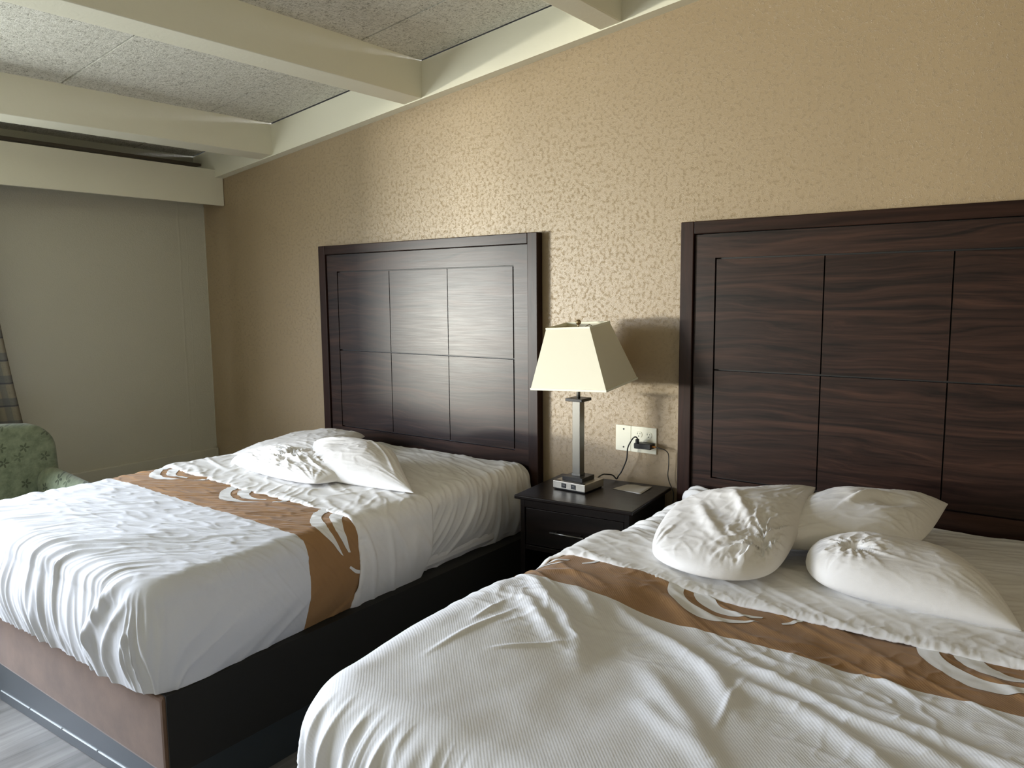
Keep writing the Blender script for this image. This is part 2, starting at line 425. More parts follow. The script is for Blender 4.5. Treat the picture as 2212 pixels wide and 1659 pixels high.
# window
win = bmesh.new()
fw = .045
for a in ((-.09, -.05, WY0, WY1, WZ0, WZ0 + fw), (-.09, -.05, WY0, WY1, WZ1 - fw, WZ1), (-.09, -.05, WY0, WY0 + fw, WZ0, WZ1), (-.09, -.05, WY1 - fw, WY1, WZ0, WZ1), (-.09, -.05, (WY0 + WY1) / 2 - .03, (WY0 + WY1) / 2 + .03, WZ0, WZ1)):
    box(win, *a)
w = struct('window_1', win, MAT['alu'], 'wide window in the left wall, outside the photo')
g = obj('window_pane', BX(-.072, -.068, WY0 + .02, WY1 - .02, WZ0 + .02, WZ1 - .02), MAT['glass'], w)

# ------------------------------------------------------------------ headboards
HBX = (1.261, 3.600); HBW, HBT, HBB = 1.6, 1.932, .30
G_, P_ = .1524, .4319; Z1, Z2, Z3 = 1.776, 1.3133, .8515
def headboard(label):
    root = thing('headboard', label, 'headboard', (0, -.05, HBB), group='matching dark wood headboards')
    H = HBT - HBB; fw = .058; z1, z2, z3 = Z1 - HBB, Z2 - HBB, Z3 - HBB
    def part(name, a, m, bev=.003): return obj(name, BX(*a), m, root, bevel=bev)
    part('stile', (0, fw, 0, .047, 0, H), MAT['hb_stile'])
    part('stile', (HBW - fw, HBW, 0, .047, 0, H), MAT['hb_stile'])
    part('top_rail', (fw + .0006, HBW - fw - .0006, 0.0015, .045, H - .052, H), MAT['hb_frame'])
    # grooved panel: outer ring and six fields on a dark backing, one mesh
    bm = bmesh.new(); g = .0035
    xa, xb, za, zb = fw + .004, HBW - fw - .004, .0, H - .056
    xs = [G_ + k * P_ for k in range(4)]
    y0, y1 = .012, .030
    box(bm, xa, xs[0] - g, y0, y1, za, zb); box(bm, xs[3] + g, xb, y0, y1, za, zb)
    box(bm, xs[0] - g, xs[3] + g, y0, y1, z1 + g, zb); box(bm, xs[0] - g, xs[3] + g, y0, y1, za, z3 - g)
    for i in range(3):
        for (c, d) in ((z3, z2), (z2, z1)):
            box(bm, xs[i] + (g if i == 0 else g * .7), xs[i + 1] - (g if i == 2 else g * .7), y0, y1, c + g, d - g)
    obj('grooved_panel', bm, MAT['hb_panel'], root)
    obj('backing', BX(fw, HBW - fw, .031, .040, 0, H - .053), MAT['groove'], root)
    return root
def clone(o, parent=None):
    c = o.copy(); C.objects.link(c)
    if parent: c.parent = parent
    for ch in list(o.children): clone(ch, c)
    return c
h1 = headboard('dark wood grooved headboard with a pale window sheen behind the left bed'); h1.location = (HBX[0], -.05, HBB)
h2 = clone(h1); h2.location = (HBX[1], -.05, HBB); h2['label'] = 'dark wood grooved headboard behind the right bed, cut by the photo edge'

# ------------------------------------------------------------------ beds
BT = .44   # top of the box base
def bed_base(x0, x1, yf, label, skew=0.):
    root = thing('bed', label, 'bed', ((x0 + x1) / 2, yf / 2, 0), group='twin box beds')
    L = lambda x, y, z: (x - root.location.x, y - root.location.y, z)
    bm = bmesh.new(); box(bm, x0 - root.location.x, x1 - root.location.x, yf - root.location.y, -.06 - root.location.y, .18, BT)
    obj('box_base', bm, MAT['suede'], root, smooth=False, bevel=.016, seg=3)
    obj('top_cover', BX(x0 - .003 - root.location.x, x1 + .003 - root.location.x, yf + .012 - root.location.y, -.06 - root.location.y, BT - .012, BT + .0012), MAT['black_fabric'], root, bevel=.003)
    for xs_ in ((x0 - .004, x0 + .001), (x1 - .001, x1 + .004)):
        o_ = obj('side_panel', BX(xs_[0] - root.location.x, xs_[1] - root.location.x, yf + .010 - root.location.y, -.06 - root.location.y, .178, BT + .002), MAT['black_fabric'], root, bevel=.0015); o_['label'] = 'black fabric side of the box base'
    bm = bmesh.new()
    P = [L(*p) for p in ((x0 + .04, yf + .02, 0), (x1 - .035, yf + .02 + skew, 0), (x0 + .04, -.1, 0), (x1 - .035, -.1, 0), (x0 + .04, yf + .02, .18), (x1 - .035, yf + .02 + skew, .18), (x0 + .04, -.1, .18), (x1 - .035, -.1, .18))]
    hexa(bm, P); pl = obj('plinth', bm, MAT['steel_plinth'], root, bevel=.002)
    # highlight on the plinth's low metal edge, painted as a broken pale strip
    bm = bmesh.new(); n = 5
    for i in range(n):
        a, b = i / n + .004, (i + 1) / n - .004
        xa, xb = x0 + .055 + a * (x1 - x0 - .10), x0 + .055 + b * (x1 - x0 - .10)
        ya, yb = [yf + .02 + skew * ((x - x0 - .04) / (x1 - x0 - .075)) for x in (xa, xb)]
        hexa(bm, [L(*p) for p in ((xa, ya - .0025, .043), (xb, yb - .0025, .043), (xa, ya + .004, .043), (xb, yb + .004, .043), (xa, ya - .0025, .0465), (xb, yb - .0025, .0465), (xa, ya + .004, .0465), (xb, yb + .004, .0465))])
    obj('edge_highlight', bm, MAT['edge_glint'], pl)
    bm = BX(x0 + .05 - root.location.x, x1 - .05 - root.location.x, yf + .06 - root.location.y, -.07 - root.location.y, BT + .001, .755)
    obj('mattress', bm, MAT['sheet'], root, bevel=.05, seg=4)
    return root
bed1 = bed_base(1.46, 2.83, -2.005, 'brown suede box bed on a steel plinth at the left, nearer the window', .045)
bed2 = bed_base(3.74, 5.11, -2.08, 'dark box bed at the right, nearest the camera, hidden below its coverlet')

class Drape:
    """cloth over a mattress: planar cloth coordinates (s,t) are laid over a box with rounded edges"""
    def __init__(s, xl, xr, yf, yh, zt, R=.07, rc=.11, drop=.30, lean=.02, lean0=0.):
        s.xl, s.xr, s.yf, s.yh, s.zt, s.R, s.rc, s.drop, s.lean = xl, xr, yf, yh, zt, R, rc, drop, lean
        s.lean0 = lean0
        s.ext = rc - R + R * PI / 2 + drop        # from core edge to hem
    def base(s, S, T):
        cx = np.clip(S, s.xl + s.rc, s.xr - s.rc); cy = np.maximum(T, s.yf + s.rc)
        dx, dy = S - cx, T - cy; d = np.hypot(dx, dy) + 1e-12; nx, ny = dx / d, dy / d
        d = np.where(d < 1e-9, 0, d)
        e = np.clip(d - (s.rc - s.R), 0, None); ang = np.clip(e / s.R, 0, PI / 2); dn = np.clip(e - s.R * PI / 2, 0, None)
        rad = np.minimum(d, s.rc - s.R) + s.R * np.sin(ang)
        q = dn / max(s.drop, 1e-6)
        rad = rad + .022 * np.sin(np.clip(q * 1.15, 0, 1.2) * PI) - (s.lean0 + s.lean * ss(-2.0, -1.0, T)) * q
        z = s.zt - s.R * (1 - np.cos(ang)) - dn
        P = np.stack([cx + nx * rad, cy + ny * rad, z], -1)
        N = np.stack([nx * np.sin(ang), ny * np.sin(ang), np.cos(ang)], -1)
        return P, N, d, q
    def surf(s, S, T, disp, off=0.):
        P, N, d, q = s.base(S, T)
        h = disp(S, T, P, q) + off
        return P + N * h[..., None]
    def mesh(s, name, mat, disp, t0=None, t1=None, nx=220, ny=220, nd=70, na=26, foot=True, parent=None, off=0., hem=None, left=True, flap_end=None):
        """t0..t1 range along the bed; when foot, t0 is ignored and the foot skirt is added"""
        V, UV, F = [], [], []
        cxl, cxr, cyf = s.xl + s.rc, s.xr - s.rc, s.yf + s.rc
        ta = cyf if foot else t0
        xs = np.linspace(cxl, cxr, nx); ys = np.linspace(ta, t1, ny); ds = np.linspace(0, s.ext, nd)
        cnt = 0
        def grid(Sg, Tg):
            nonlocal cnt
            n, m = Sg.shape
            UV.append(np.stack([Sg, Tg], -1).reshape(-1, 2))
            ids = np.arange(n * m).reshape(n, m) + cnt; cnt += n * m
            for i in range(n - 1):
                a, b = ids[i], ids[i + 1]
                F.extend(zip(a[:-1].tolist(), a[1:].tolist(), b[1:].tolist(), b[:-1].tolist()))
        hs = (lambda S: 1.) if hem is None else hem
        X, Y = np.meshgrid(xs, ys); grid(X, Y)
        D, Y = np.meshgrid(ds, ys)
        grid(cxr + D * hs(Y), Y)
        if left: grid(cxl - D[:, ::-1], Y)
        if foot:
            X, D = np.meshgrid(xs, ds); grid(X, cyf - D[::-1])
            th = np.linspace(-PI / 2, 0, na); TH, D = np.meshgrid(th, ds)
            D = D * np.array(hs(np.array([cyf])))[0] if hem is not None else D
            grid(cxr + D * np.cos(TH), cyf + D * np.sin(TH))
            th = np.linspace(-PI, -PI / 2, na); TH, D = np.meshgrid(th, ds)
            grid(cxl + D * np.cos(TH), cyf + D * np.sin(TH))
        UV_ = np.concatenate(UV)
        V_ = s.surf(UV_[:, 0], UV_[:, 1], disp, off)
        # weld coincident borders
        o = np_obj(name, V_, F, mat, parent, UV_)
        bmx = bmesh.new(); bmx.from_mesh(o.data); bmesh.ops.remove_doubles(bmx, verts=bmx.verts, dist=1e-5)
        bmesh.ops.recalc_face_normals(bmx, faces=bmx.faces); bmx.to_mesh(o.data); bmx.free()
        return o

ZT = .79
# --- left bed
D1 = Drape(1.385, 2.835, -2.045, -.07, ZT, R=.075, rc=.12, drop=.272, lean=.05)
def FOLD1(S): return -1.20 + .012 * pn(S * 3.3, 0.5, 2.) + .004 * pn(S * 19, .5, 2.) - .02 * ss(1.5, 1.38, S) - .02 * ss(2.6, 2.9, S) + .02 * ss(1.7, 1.4, S)
def lift1(S, T): return .020 * (1 - ss(1.5, 2.2, S)) * ss(D1.xl - .05, D1.xl + .05, S)
def disp_cover1(S, T, P, q):
    fy = T - D1.yf                      # distance up from the foot edge
    fyc = np.clip(fy, 0, None)
    # gathers: vertical on the foot face, sweeping towards the right side as they climb onto the top
    f = S - .9 * fyc - .35 * fyc ** 2 + .075 * pn(S * 2.2, T * 2.6, 4.) + .018 * pn(S * 8, T * 4, 14.)
    wr = 1 - ss(2.45, 2.78, f + .3 * fyc)
    amp = .013 * np.exp(-np.clip(fy - .03, 0, None) / .19) * wr + .003 * wr
    amp = amp * (.25 + 1.1 * np.clip(pn(f * 5.3, T * 1.3, 8.) + .45, 0, 1))
    g = ridge(f * 13, T * 1.6, 1.) * .75 + ridge(f * 27 + 3, T * 2.6, 2.) * .45 * np.clip(pn(f * 4, T * 2, 18.) + .6, 0, 1)
    h = amp * g
    # fine creases on the top
    top = ss(.02, .25, fy) * (1 - ss(D1.xr - .03, D1.xr + .1, S))
    u = S * .55 - T * 1.0
    h = h + top * (.0035 * ridge(S * 3.2 + T * 1.5, T * 11 - S * 5, 5.) + .002 * ridge(S * 9, T * 22 - S * 6, 6.) + .004 * pn(S * 2.2, T * 3, 3.))
    # long soft diagonal folds on the right hand side
    sd = ss(D1.xr - .02, D1.xr + .12, S)
    k = (S - D1.xr) * 1.0 + (T + 2.0) * .62
    h = h + sd * (.0055 * ridge(k * 9, T * 1.2, 7.) * ss(.0, .3, S - D1.xr) + .005 * pn(k * 5, T * 2, 9.))
    # lift and pull at the hem corner
    cr = np.exp(-(((S - 2.86) / .16) ** 2 + ((T + 2.16) / .16) ** 2))
    th = np.arctan2(S - 2.70, -(T + 1.92))
    h = h + cr * .012 * (ridge(th * 3.5, q * .6, 3.) - .3) * ss(.10, .22, np.hypot(S - 2.70, T + 1.92))
    for pts, w_, a_ in (([(2.70, -1.99), (2.60, -2.12), (2.53, -2.26), (2.52, -2.42)], .022, .024), ([(2.74, -2.06), (2.66, -2.18), (2.62, -2.30), (2.62, -2.42)], .016, .016), ([(2.80, -2.12), (2.74, -2.22), (2.72, -2.34)], .014, .010)):
        h = h + fold_line(S, T, pts, w_, a_)
    h = h + .010 * np.sin(np.clip((S - 1.4) / 1.4, 0, 1) * PI) * top + lift1(S, T)
    return h - .016 * ss(0., .05, T - FOLD1(S) - .015)
D1c = cloth('white_coverlet_left', (.69, .705, .74), rib=0, band=(-1.452, -1.18))
cov1 = D1.mesh('coverlet', D1c, disp_cover1, t1=-1.10, nx=330, ny=230, nd=90, na=60)
tag(cov1, 'white coverlet with brown printed band tucked over the left bed, gathered at its foot', 'coverlet', 'white banded coverlets')
def disp_sheet1(S, T, P, q):
    top = 1 - ss(D1.xr - .06, D1.xr + .06, S)
    h = top * (.005 * ridge(S * 2.2 - T * 2, T * 9 + S * 4, 1.) + .003 * ridge(S * 5, T * 21 + S * 9, 2.) + .004 * pn(S * 3, T * 3, 2.))
    sd = 1 - top
    k = T * 1.0 + (S - D1.xr) * (.9 * (1 - ss(-.7, -.2, T)) - .1)
    h = h + sd * (.011 * ridge(k * 7.5, S * 1.5, 3.) + .005 * ridge(k * 17, S * 2, 4.) + .006 * pn(T * 4, S * 4, 5.))
    h = h + .012 * ss(-.35, -.1, T) * ss(D1.xr - .25, D1.xr, S)
    return h
D1s = Drape(1.39, 2.808, -2.0, -.07, ZT - .006, R=.075, rc=.12, drop=.268, lean=.05)
sh1 = D1s.mesh('bed_sheet', MAT['sheet'], disp_sheet1, t0=-1.16, t1=-.062, nx=240, ny=200, nd=90, foot=False)
tag(sh1, 'white fitted sheet rumpled over the head end of the left bed', 'sheet', 'white bed sheets')
# turned down flap of the coverlet
def disp_flap1(S, T, P, q):
    h = (disp_cover1(S, T, P, q) - lift1(S, T) + .016 * ss(0., .05, T - FOLD1(S) - .015)) * .25 + lift1(S, T)
    top = 1 - ss(D1.xr - .06, D1.xr + .06, S)
    h = h + .011 + top * (.0045 * ridge(S * 3, T * 9 + S * 3.2, 11.) + .003 * ridge(S * 13 + T * 6, T * 9, 12.) + .004 * pn(S * 3, T * 4, 5.))
    k = T - (S - D1.xr) * .35
    h = h + (1 - top) * (.007 * ridge(k * 10, S * 2, 13.) + .006 * pn(T * 5, S * 5, 5.))
    e0 = FOLD1(S); e1 = FLAPEND1(S)
    roll = np.clip((T - e0) / .022, 0, 1); h = h * 1.0 - .012 * (1 - np.sqrt(1 - (1 - roll) ** 2))
    end = np.clip((e1 - T) / .02, 0, 1); h = h - .012 * (1 - end) ** 2
    pk = .0035 * ridge(S * 30, T * 9, 2.) * np.exp(-(T - e0) / .035)
    return h + pk
def FLAPEND1(S): return -.80 + .02 * pn(S * 2, .2, 7.)
def flap(name, dr, mat, f0, f1, disp, nS=420, nT=90, S0=None, S1=None, parent=None, thick=.006):
    S = np.linspace(S0, S1, nS); w = np.linspace(0, 1, nT) ** 1.4
    SS, W_ = np.meshgrid(S, w)
    TT = f0(SS) + (f1(SS) - f0(SS)) * W_
    V = dr.surf(SS.ravel(), TT.ravel(), disp)
    ids = np.arange(nS * nT).reshape(nT, nS); F = []
    for i in range(nT - 1):
        F.extend(zip(ids[i][:-1].tolist(), ids[i][1:].tolist(), ids[i + 1][1:].tolist(), ids[i + 1][:-1].tolist()))
    o = np_obj(name, V, F, mat, parent, np.stack([SS.ravel(), TT.ravel()], -1))
    m = o.modifiers.new('solid', 'SOLIDIFY'); m.thickness = thick; m.offset = -1
    return o
hemS1 = D1.xr - D1.rc + D1.ext
flap('turned_down_flap', D1, MAT['sheet'], FOLD1, FLAPEND1, disp_flap1, S0=D1.xl - .14, S1=hemS1 + .008, parent=cov1)

# --- swoosh prints on the brown band
def bez(P, n=24):
    return np.array([tuple(v) for v in catmull([(a, b, 0) for a, b in P], max(2, n // (len(P) - 1)))])[:, :2]
def resample(P, n):
    L = np.concatenate([[0], np.cumsum(np.linalg.norm(np.diff(P, axis=0), axis=1))]); t = np.linspace(0, L[-1], n)
    return np.stack([np.interp(t, L, P[:, 0]), np.interp(t, L, P[:, 1])], -1)
HOOK1 = ([(0, -.02), (.022, .045), (.070, .095), (.138, .140), (.205, .145), (.262, .118), (.310, .085)],
         [(.055, -.02), (.062, .02), (.088, .056), (.135, .086), (.198, .106), (.258, .100), (.318, .076)])
HOOK2 = ([(.085, -.02), (.092, .012), (.118, .044), (.162, .070), (.215, .084), (.268, .074), (.312, .052)],
         [(.150, -.02), (.152, .000), (.170, .024), (.200, .044), (.236, .054), (.276, .052), (.314, .042)])
TICK = ([(.404, -.02), (.392, .016), (.366, .048)], [(.418, -.02), (.404, .022), (.372, .054)])
def print_mesh(dr, disp, fold, s0s, parent, sx=1., tip=1., stretch=1.):
    for s0 in s0s:
        bm_V, F = [], []; cnt = 0
        for hook in (HOOK1, HOOK2, TICK):
            A, B = resample(bez(hook[0], 60), 64), resample(bez(hook[1], 60), 64)
            w = np.linspace(0, 1, 9)[:, None, None]
            Pg = A[None] * (1 - w) + B[None] * w
            S = s0 + Pg[..., 0] * sx; T = fold(S) - Pg[..., 1] * stretch + .004
            V = dr.surf(S.ravel(), T.ravel(), disp, .0013); n, m = S.shape
            bm_V.append(V)
            ids = np.arange(n * m).reshape(n, m) + cnt; cnt += n * m
            for i in range(n - 1):
                F.extend(zip(ids[i][:-1].tolist(), ids[i][1:].tolist(), ids[i + 1][1:].tolist(), ids[i + 1][:-1].tolist()))
        o = np_obj('printed_swoosh', np.concatenate(bm_V), F, MAT['print'], parent, np.zeros((cnt, 2)))
        o['label'] = 'white hooked swoosh printed on the brown band'
print_mesh(D1, disp_cover1, FOLD1, (1.43, 2.005, 2.60), cov1, sx=.98, stretch=1.05)

# --- right bed
D2 = Drape(3.645, 5.17, -2.165, -.07, ZT + .003, R=.10, rc=.15, drop=.36, lean=.0, lean0=.085)
FL2 = [([(3.74, -1.36), (3.86, -1.48), (4.03, -1.60), (4.12, -1.72)], .030, .014),
       ([(3.80, -1.50), (3.93, -1.60), (4.07, -1.69)], .028, .011),
       ([(3.88, -1.37), (3.98, -1.44), (4.04, -1.50)], .024, .010),
       ([(4.00, -1.37), (4.12, -1.44), (4.28, -1.51), (4.40, -1.60), (4.47, -1.70)], .028, .012),
       ([(4.30, -1.43), (4.46, -1.50), (4.56, -1.53), (4.66, -1.58), (4.76, -1.60), (4.90, -1.66)], .026, .013),
       ([(4.38, -1.56), (4.56, -1.60), (4.68, -1.66), (4.80, -1.75)], .030, .010),
       ([(4.62, -1.50), (4.78, -1.545), (4.90, -1.58), (5.05, -1.62)], .024, .010),
       ([(4.44, -1.55), (4.446, -1.66), (4.462, -1.79)], .010, .0028),
       ([(3.80, -1.57), (3.80, -1.71)], .008, .004),
       ([(3.86, -1.58), (3.83, -1.75), (3.815, -1.90)], .010, .004),
       ([(3.92, -1.80), (4.05, -1.66)], .008, .004),
       ([(4.20, -1.60), (4.34, -1.72), (4.46, -1.84), (4.55, -1.95)], .035, .008),
       ([(4.28, -1.75), (4.39, -1.83), (4.50, -1.88)], .03, .007),
       ([(3.72, -1.30), (3.84, -1.26), (3.96, -1.31)], .02, .006),
       ([(4.1, -1.22), (4.22, -1.34), (4.3, -1.40)], .025, .006)]
def hump2(S, T): return (.022 + .022 * ss(-1.25, -1.55, T) - .022 * ss(-1.7, -2.0, T)) * (1 - .9 * ss(3.82, 4.25, S))
def FOLD2(S): return -1.165 + .008 * pn(S * 2.2, .5, 5.) + .0018 * pn(S * 30, .5, 2.) + .035 * ss(4.0, 3.75, S) - .08 * ss(3.72, 3.62, S) + .02 * ss(4.6, 5.1, S)
def disp_cover2(S, T, P, q):
    fy = T - D2.yf
    h = .006 * fbm(S * 3.0, T * 3.0, 3.) + .010 * pn(S * 1.4, T * 1.7, 6.)
    h = h + hump2(S, T) - .022 * ss(0., .05, T - FOLD2(S) - .015)
    for pts, w_, a in FL2: h = h + fold_line(S, T, pts, w_ * .85, a * 1.35)
    mid = ss(.15, .5, fy)
    h = h + mid * (.0045 * ridge(S * 4 + T * 6 + pn(S * 6, T * 6, 1.) * .5, T * 7 - S * 3, 5.) + .0024 * ridge(S * 13 + T * 9, T * 15 - S * 7, 6.)) * np.clip(pn(S * 2.2, T * 2.4, 2.) * 1.6 + .35, 0, 1) * ss(-2.0, -1.75, T)
    # gathers hanging over the foot
    f = S + .035 * pn(S * 3, T * 4, 2.)
    a = (1 - ss(-.06, .085, fy)) * (.35 + .9 * np.clip(pn(S * 3.1, .3, 4.) + .4, 0, 1))
    h = h + a * (.014 * ridge(f * 14, T * 2.2, 1.) + .007 * ridge(f * 29, T * 3.5, 2.))
    sd = 1 - ss(D2.xl - .1, D2.xl + .02, S)
    h = h + sd * (.010 * ridge(T * 7 + S * 2, S * 2, 3.))
    h = h + .004 * ridge(S * 2.0, T * 12 + S * 7, 9.) * ss(-1.5, -1.35, T)
    return h
cov2m = cloth('white_coverlet_right', (.81, .82, .84), rib=75, band=(-1.368, -1.10))
cov2 = D2.mesh('coverlet', cov2m, disp_cover2, t1=-1.08, nx=360, ny=300, nd=100, na=60)
tag(cov2, 'white ribbed coverlet with brown printed band on the right bed, nearest the camera', 'coverlet', 'white banded coverlets')
def FLAPEND2(S): return -.84 + .03 * pn(S * 2, .2, 3.)
def disp_flap2(S, T, P, q):
    h = (disp_cover2(S, T, P, q) - hump2(S, T) + .022 * ss(0., .05, T - FOLD2(S) - .015)) * .25 + hump2(S, T)
    h = h + .012 + .0026 * ridge(S * 3, T * 11 + S * 4, 11.) + .0012 * ridge(S * 14 - T * 10, T * 16, 12.) + .003 * pn(S * 3, T * 4, 5.)
    e0 = FOLD2(S); e1 = FLAPEND2(S)
    roll = np.clip((T - e0) / .030, 0, 1); h = h - .014 * (1 - np.sqrt(1 - (1 - roll) ** 2))
    end = np.clip((e1 - T) / .03, 0, 1); h = h - .012 * (1 - end) ** 2
    return h + (.0016 * ridge(S * 24 + T * 12 + pn(S * 9, T * 9, 1.), T * 9, 2.) + .0014 * ridge(S * 61 + 2 * pn(S * 11, T, 3.), T * 14, 4.)) * np.exp(-np.clip(T - e0, 0, 1) / .035)
flap('turned_down_flap', D2, MAT['sheet'], FOLD2, FLAPEND2, disp_flap2, nS=520, nT=110, S0=D2.xl - .25, S1=D2.xr + .2, parent=cov2)
print_mesh(D2, disp_cover2, FOLD2, (3.46, 4.075, 4.71), cov2, sx=.92, stretch=1.0)
D2s = Drape(3.685, 5.13, -2.1, -.07, ZT - .008, R=.085, rc=.12, drop=.27, lean=.03)
def disp_sheet2(S, T, P, q):
    b0 = .014 * (1 - ss(3.8, 4.2, S)) * (1 - ss(-.35, -.15, T))
    lf = 1 - ss(3.72, 4.0, S)
    k = T * 1.0 + S * .25
    h = b0 - .006 * ss(-.9, -1.1, T) + lf * (.012 * ridge(k * 16, S * 1.6, 3.) + .006 * ridge(k * 33, S * 2.5, 5.)) * ss(-1.25, -.9, T)
    h = h + (1 - lf) * (.004 * ridge(S * 3 + T, T * 8 - S * 4, 1.) + .004 * pn(S * 2.5, T * 3, 2.) + .002 * ridge(S * 6, T * 19 - S * 6, 4.))
    h = h + .05 * np.exp(-(((S - 3.70) / .05) ** 2 + ((T + .09) / .05) ** 2))   # gathered corner at the headboard
    return h
sh2 = D2s.mesh('bed_sheet', MAT['sheet'], disp_sheet2, t0=-1.2, t1=-.062, nx=280, ny=260, nd=80, foot=False)
tag(sh2, 'white fitted sheet pleated over the head end of the right bed', 'sheet', 'white bed sheets')

# ------------------------------------------------------------------ pillows
def pillow(label, Cn, H, seed, creases=(), bow=.05, rnd=(0, 0, 0, 0), wr=1., zmin=None, bulge=.5, tips=.015, sag=None, group='', n=110, dents=(), swirl=None):
    """Cn: four corner points (u-,v-) (u+,v-) (u+,v+) (u-,v+); H height of the crown over the corner surface"""
    Cn = [np.array(c, float) for c in Cn]
    g = np.linspace(-1, 1, n); g = np.sign(g) * (1 - (1 - np.abs(g)) ** 1.25)
    U, Vv = np.meshgrid(g, g)
    def base(U, Vv):
        b4 = bow if isinstance(bow, tuple) else (bow,) * 4      # v-, u+, v+, u- sides
        bu = 1 - np.where(U > 0, b4[1], b4[3]) * (1 - Vv ** 2); bv = 1 - np.where(Vv > 0, b4[2], b4[0]) * (1 - U ** 2)
        u, v = U * bu, Vv * bv
        for (a, b), r_ in zip(((-1, -1), (1, -1), (1, 1), (-1, 1)), rnd):
            k = (np.clip((1 + a * U) / 2, 0, 1) * np.clip((1 + b * Vv) / 2, 0, 1)) ** 5 * r_
            u = u * (1 - k) ; v = v * (1 - k)
        w = [(1 - u) * (1 - v) / 4, (1 + u) * (1 - v) / 4, (1 + u) * (1 + v) / 4, (1 - u) * (1 + v) / 4]
        return sum(w[i][..., None] * Cn[i] for i in range(4))
    B = base(U, Vv)
    nrm = np.cross(Cn[1] - Cn[0] + Cn[2] - Cn[3], Cn[3] - Cn[0] + Cn[2] - Cn[1]); nrm /= np.linalg.norm(nrm)
    if nrm[2] < 0: nrm = -nrm
    prof = ((1 - np.abs(U) ** 2.2) * (1 - np.abs(Vv) ** 2.2)).clip(0, 1)
    t = prof ** bulge
    z = seed * 3.7
    # creases radiating from the corners and general rumple
    w_ = 0
    for (a, b) in ((-1, -1), (1, -1), (1, 1), (-1, 1)):
        du, dv = U - a, Vv - b; r = np.hypot(du, dv); th = np.arctan2(dv * -b, du * -a)
        w_ = w_ + ridge(th * 4.5, r * .8 + a, z + b) * np.exp(-(r / .55) ** 2) * .9
    w_ = w_ + .40 * ridge(U * 1.6 + Vv, Vv * 2.9 - U, z + 1) * np.clip(pn(U * 1.4, Vv * 1.4, z) + .3, 0, 1)
    w_ = w_ + .22 * ridge(U * 3 - Vv * 3, Vv * 6 + U * 2, z + 2)
    W = .009 * wr * w_ * np.minimum(prof * 4, 1) + .018 * pn(U * 1.2, Vv * 1.2, z) * prof
    up = H * t + W
    for (du_, dv_, rr, dep) in dents:
        up = up - dep * np.exp(-(((U - du_) ** 2 + (Vv - dv_) ** 2) / rr ** 2)) * np.minimum(prof * 4, 1)
    if swirl is not None:   # rumpled, bunched end
        du, dv = U - swirl[0], Vv - swirl[1]; r = np.hypot(du, dv); th = np.arctan2(dv, du)
        e = np.exp(-(r / swirl[2]) ** 2)
        star = ridge(th * 2.3 + .8 * pn(r * 2, th, z), r * 1.3, z + 3)
        up = up + e * (swirl[3] * star * np.clip(r / .12, .2, 1) + .35 * swirl[3] * ridge(U * 5 + Vv * 2, Vv * 8 - U * 3, z + 4) + .3 * swirl[3] * ridge(U * 9 - Vv * 4, Vv * 12 + U * 3, z + 6)) * np.minimum(prof * 5, 1)
        up = up - .022 * np.exp(-(r / .10) ** 2)
    for (pts, w2, a2) in creases:
        up = up + fold_line(U, Vv, pts, w2, a2) * np.minimum(prof * 5, 1)
    top = B + nrm * up[..., None]
    bot = B - nrm * (H * .42 * t)[..., None]
    if zmin is not None:
        bot[..., 2] = np.maximum(bot[..., 2], zmin); top[..., 2] = np.maximum(top[..., 2], zmin + .002 + .02 * prof ** .5)
    V = np.concatenate([top.reshape(-1, 3), bot.reshape(-1, 3)])
    ids = np.arange(n * n).reshape(n, n); F = []
    for i in range(n - 1):
        F.extend(zip(ids[i][:-1].tolist(), ids[i][1:].tolist(), ids[i + 1][1:].tolist(), ids[i + 1][:-1].tolist()))
    F += [tuple(x + n * n for x in f[::-1]) for f in F]
    o = np_obj('pillow', V, F, MAT['pillow'])
    c = V.mean(0); c[2] = V[:, 2].min()
    b = bmesh.new(); b.from_mesh(o.data)
    bd = [e for e in b.edges if e.is_boundary]
    bmesh.ops.remove_doubles(b, verts=list({v for e in bd for v in e.verts}), dist=.0015)
    bmesh.ops.translate(b, verts=b.verts, vec=-Vector(c)); b.to_mesh(o.data); b.free()
    o.location = c
    o.data.polygons.foreach_set('use_smooth', [True] * len(o.data.polygons))
    return tag(o, label, 'pillow', group)
Z_ = ZT + .017
G1, G2 = 'pillows on the left bed', 'pillows on the right bed'
# left bed: back, crumpled, front
pillow('white pillow at the back of the left bed, pointed corner towards the window', [(1.51, -.88, .83), (1.98, -.66, .86), (1.80, -.16, .85), (1.40, -.25, .83)], .062, 1, rnd=(0, 0, .14, 0), zmin=Z_, group=G1, bulge=.5, wr=1.1)
pillow('small crumpled white pillow lying in front on the left bed', [(1.60, -.97, .825), (2.40, -1.05, .83), (2.45, -.66, .83), (1.66, -.66, .85)], .062, 2, bow=(-.10, .05, .05, -.02), rnd=(.10, .14, 0, .1), zmin=Z_, group=G1, swirl=(.05, -.30, .70, .020), wr=1.0, bulge=.42)
pillow('plump white pillow leaning over the others on the left bed, tip towards the nightstand', [(2.20, -.965, .835), (2.785, -.855, .815), (2.27, -.43, .85), (1.85, -.62, .895)], .095, 3, bow=(.02, .06, .04, .05), rnd=(0, 0, .1, .04), zmin=Z_, group=G1, bulge=.5, wr=.7, creases=[([(-.95, -.3), (-.6, -.1), (-.3, .0)], .05, .008), ([(-.95, .1), (-.6, .2), (-.2, .25)], .05, .008), ([(-.9, .5), (-.6, .5), (-.3, .45)], .05, .007), ([(.75, -.8), (.6, 0), (.3, .7)], .04, .008), ([(.88, -.7), (.78, 0), (.55, .6)], .04, .007)])
